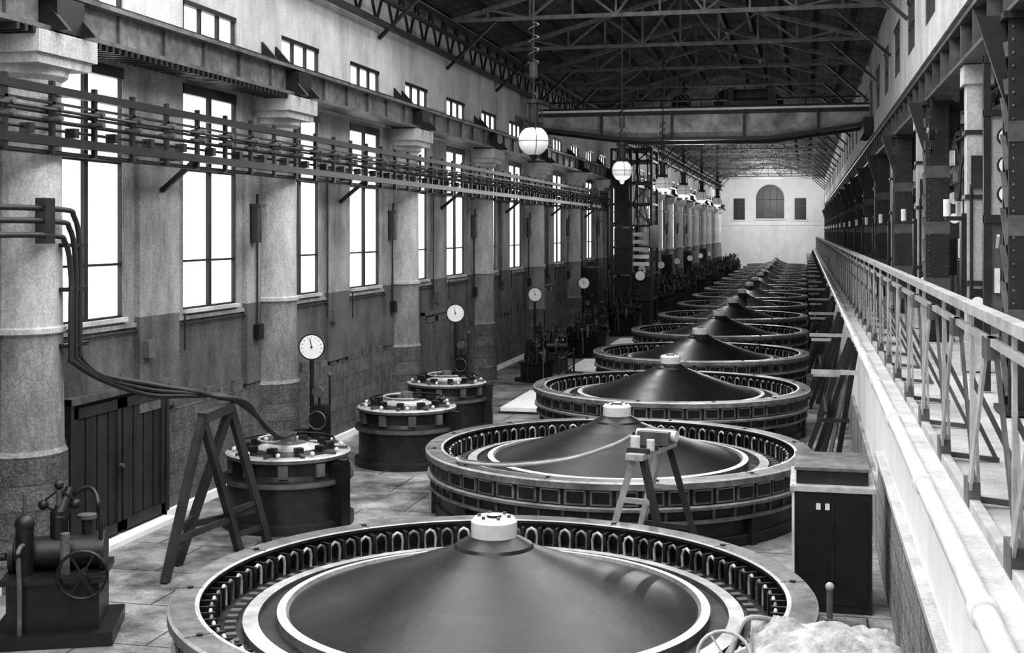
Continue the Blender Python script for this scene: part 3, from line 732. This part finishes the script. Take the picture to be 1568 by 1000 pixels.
# ---------------------------------------------------------------- switchgear tower
b=MB()
x0,x1,y0,y1=-8.75,-6.9,58.6,60.8
for x in (x0,x0+.9,x1):
    for y in (y0,y1): b.box(x-.06,x+.06,y-.06,y+.06,0,8.2,'steel')
for z in (1.2,2.4,3.6,4.6,5.6,6.6,7.6,8.15):
    b.box(x0,x1,y0-.05,y0+.05,z-.05,z+.05,'steel'); b.box(x0,x1,y1-.05,y1+.05,z-.05,z+.05,'steel')
    b.box(x1-.05,x1+.05,y0,y1,z-.05,z+.05,'steel'); b.box(x0,x1,y0,y1,z-.03,z,'dark')
b.box(x0+.1,x0+.85,y0+.1,y1-.1,2.4,4.5,'dark'); b.box(x0+.1,x1-.1,y0+.2,y1-.2,0,2.2,'dark'); b.box(x0+.1,x0+.8,y0+.1,y1-.1,4.6,7.5,'steel')
for i in range(5): b.box(x0+1.0,x1-.1,y0-.1,y0-.04,2.75+i*.34,2.93+i*.34,'bright')
for i in range(5):
    for z in (4.6,5.6,6.6): b.cyl((x0+.9+i*.2,y0+.1,z),(x0+.9+i*.2,y0+.1,z+.35),.06,'ltsteel',8)
b.beam((x0,y0,4.6),(x1,y0,6.6),.05,.06,'steel'); b.beam((x1,y0,4.6),(x0,y0,6.6),.05,.06,'steel'); b.beam((x0,y0,6.6),(x1,y0,8.15),.05,.06,'steel')
for i in range(4): b.tube(spline([(x0+.4+i*.4,y0,8.1),(x0+.5+i*.4,y0-.2,7.0),(x0+.3+i*.4,y0-.1,5.8),(x0+.5+i*.4,y0,4.7)],5),.03,'dark',6)
b.cyl((x1-.5,y0-.2,2.3),(x1-.5,y0-.1,2.3),.22,'dial',24); b.cyl((x1-.5,y0-.14,2.3),(x1-.5,y0+.2,2.3),.26,'dark',24)
b.box(x1,x1+.06,y0-1.0,y1,3.6,4.6,'steel')
b.obj('switchgear_tower')
b=MB(); b.box(0,.8,0,1.5,0,2.7,'dark'); b.box(-.03,.84,-.04,1.54,2.7,2.8,'steel')
for i in range(2): b.box(.8,.84,.08+i*.72,.7+i*.72,.15,2.6,'steel'); b.cyl((.84,.62+i*.2,1.3),(.9,.62+i*.2,1.3),.03,'ltsteel',8)
osm=b.mesh('oil_switch_cabinet')
for y in (53.6,70.3,84.5,99.6,115): place(osm,'oil_switch_cabinet',(-9.42,y,0))
b=MB()
for y in (33.4,34.5,35.6): b.cyl((0,y,0),(0,y,.95),.03,'dark',8); b.sphere((0,y,.98),.045,'dark',8,6)
for z in (.5,.92): b.cyl((0,33.4,z),(0,35.6,z),.02,'dark',8)
b.obj('floor_guard_rail',(-6.4,0,0))

# ---------------------------------------------------------------- camera, world
cam=bpy.data.cameras.new('camera'); co=bpy.data.objects.new('camera',cam); sc.collection.objects.link(co)
co.location=(0,0,4.35); th=math.atan(449/1950)
co.rotation_euler=(math.pi/2,0,th); cam.sensor_width=36; cam.lens=36*1950/1568; cam.shift_y=-146/1568; cam.clip_end=400
sc.camera=co
w=bpy.data.worlds.new('world'); sc.world=w; w.use_nodes=True
w.node_tree.nodes['Background'].inputs[0].default_value=(1,1,1,1); w.node_tree.nodes['Background'].inputs[1].default_value=1.0
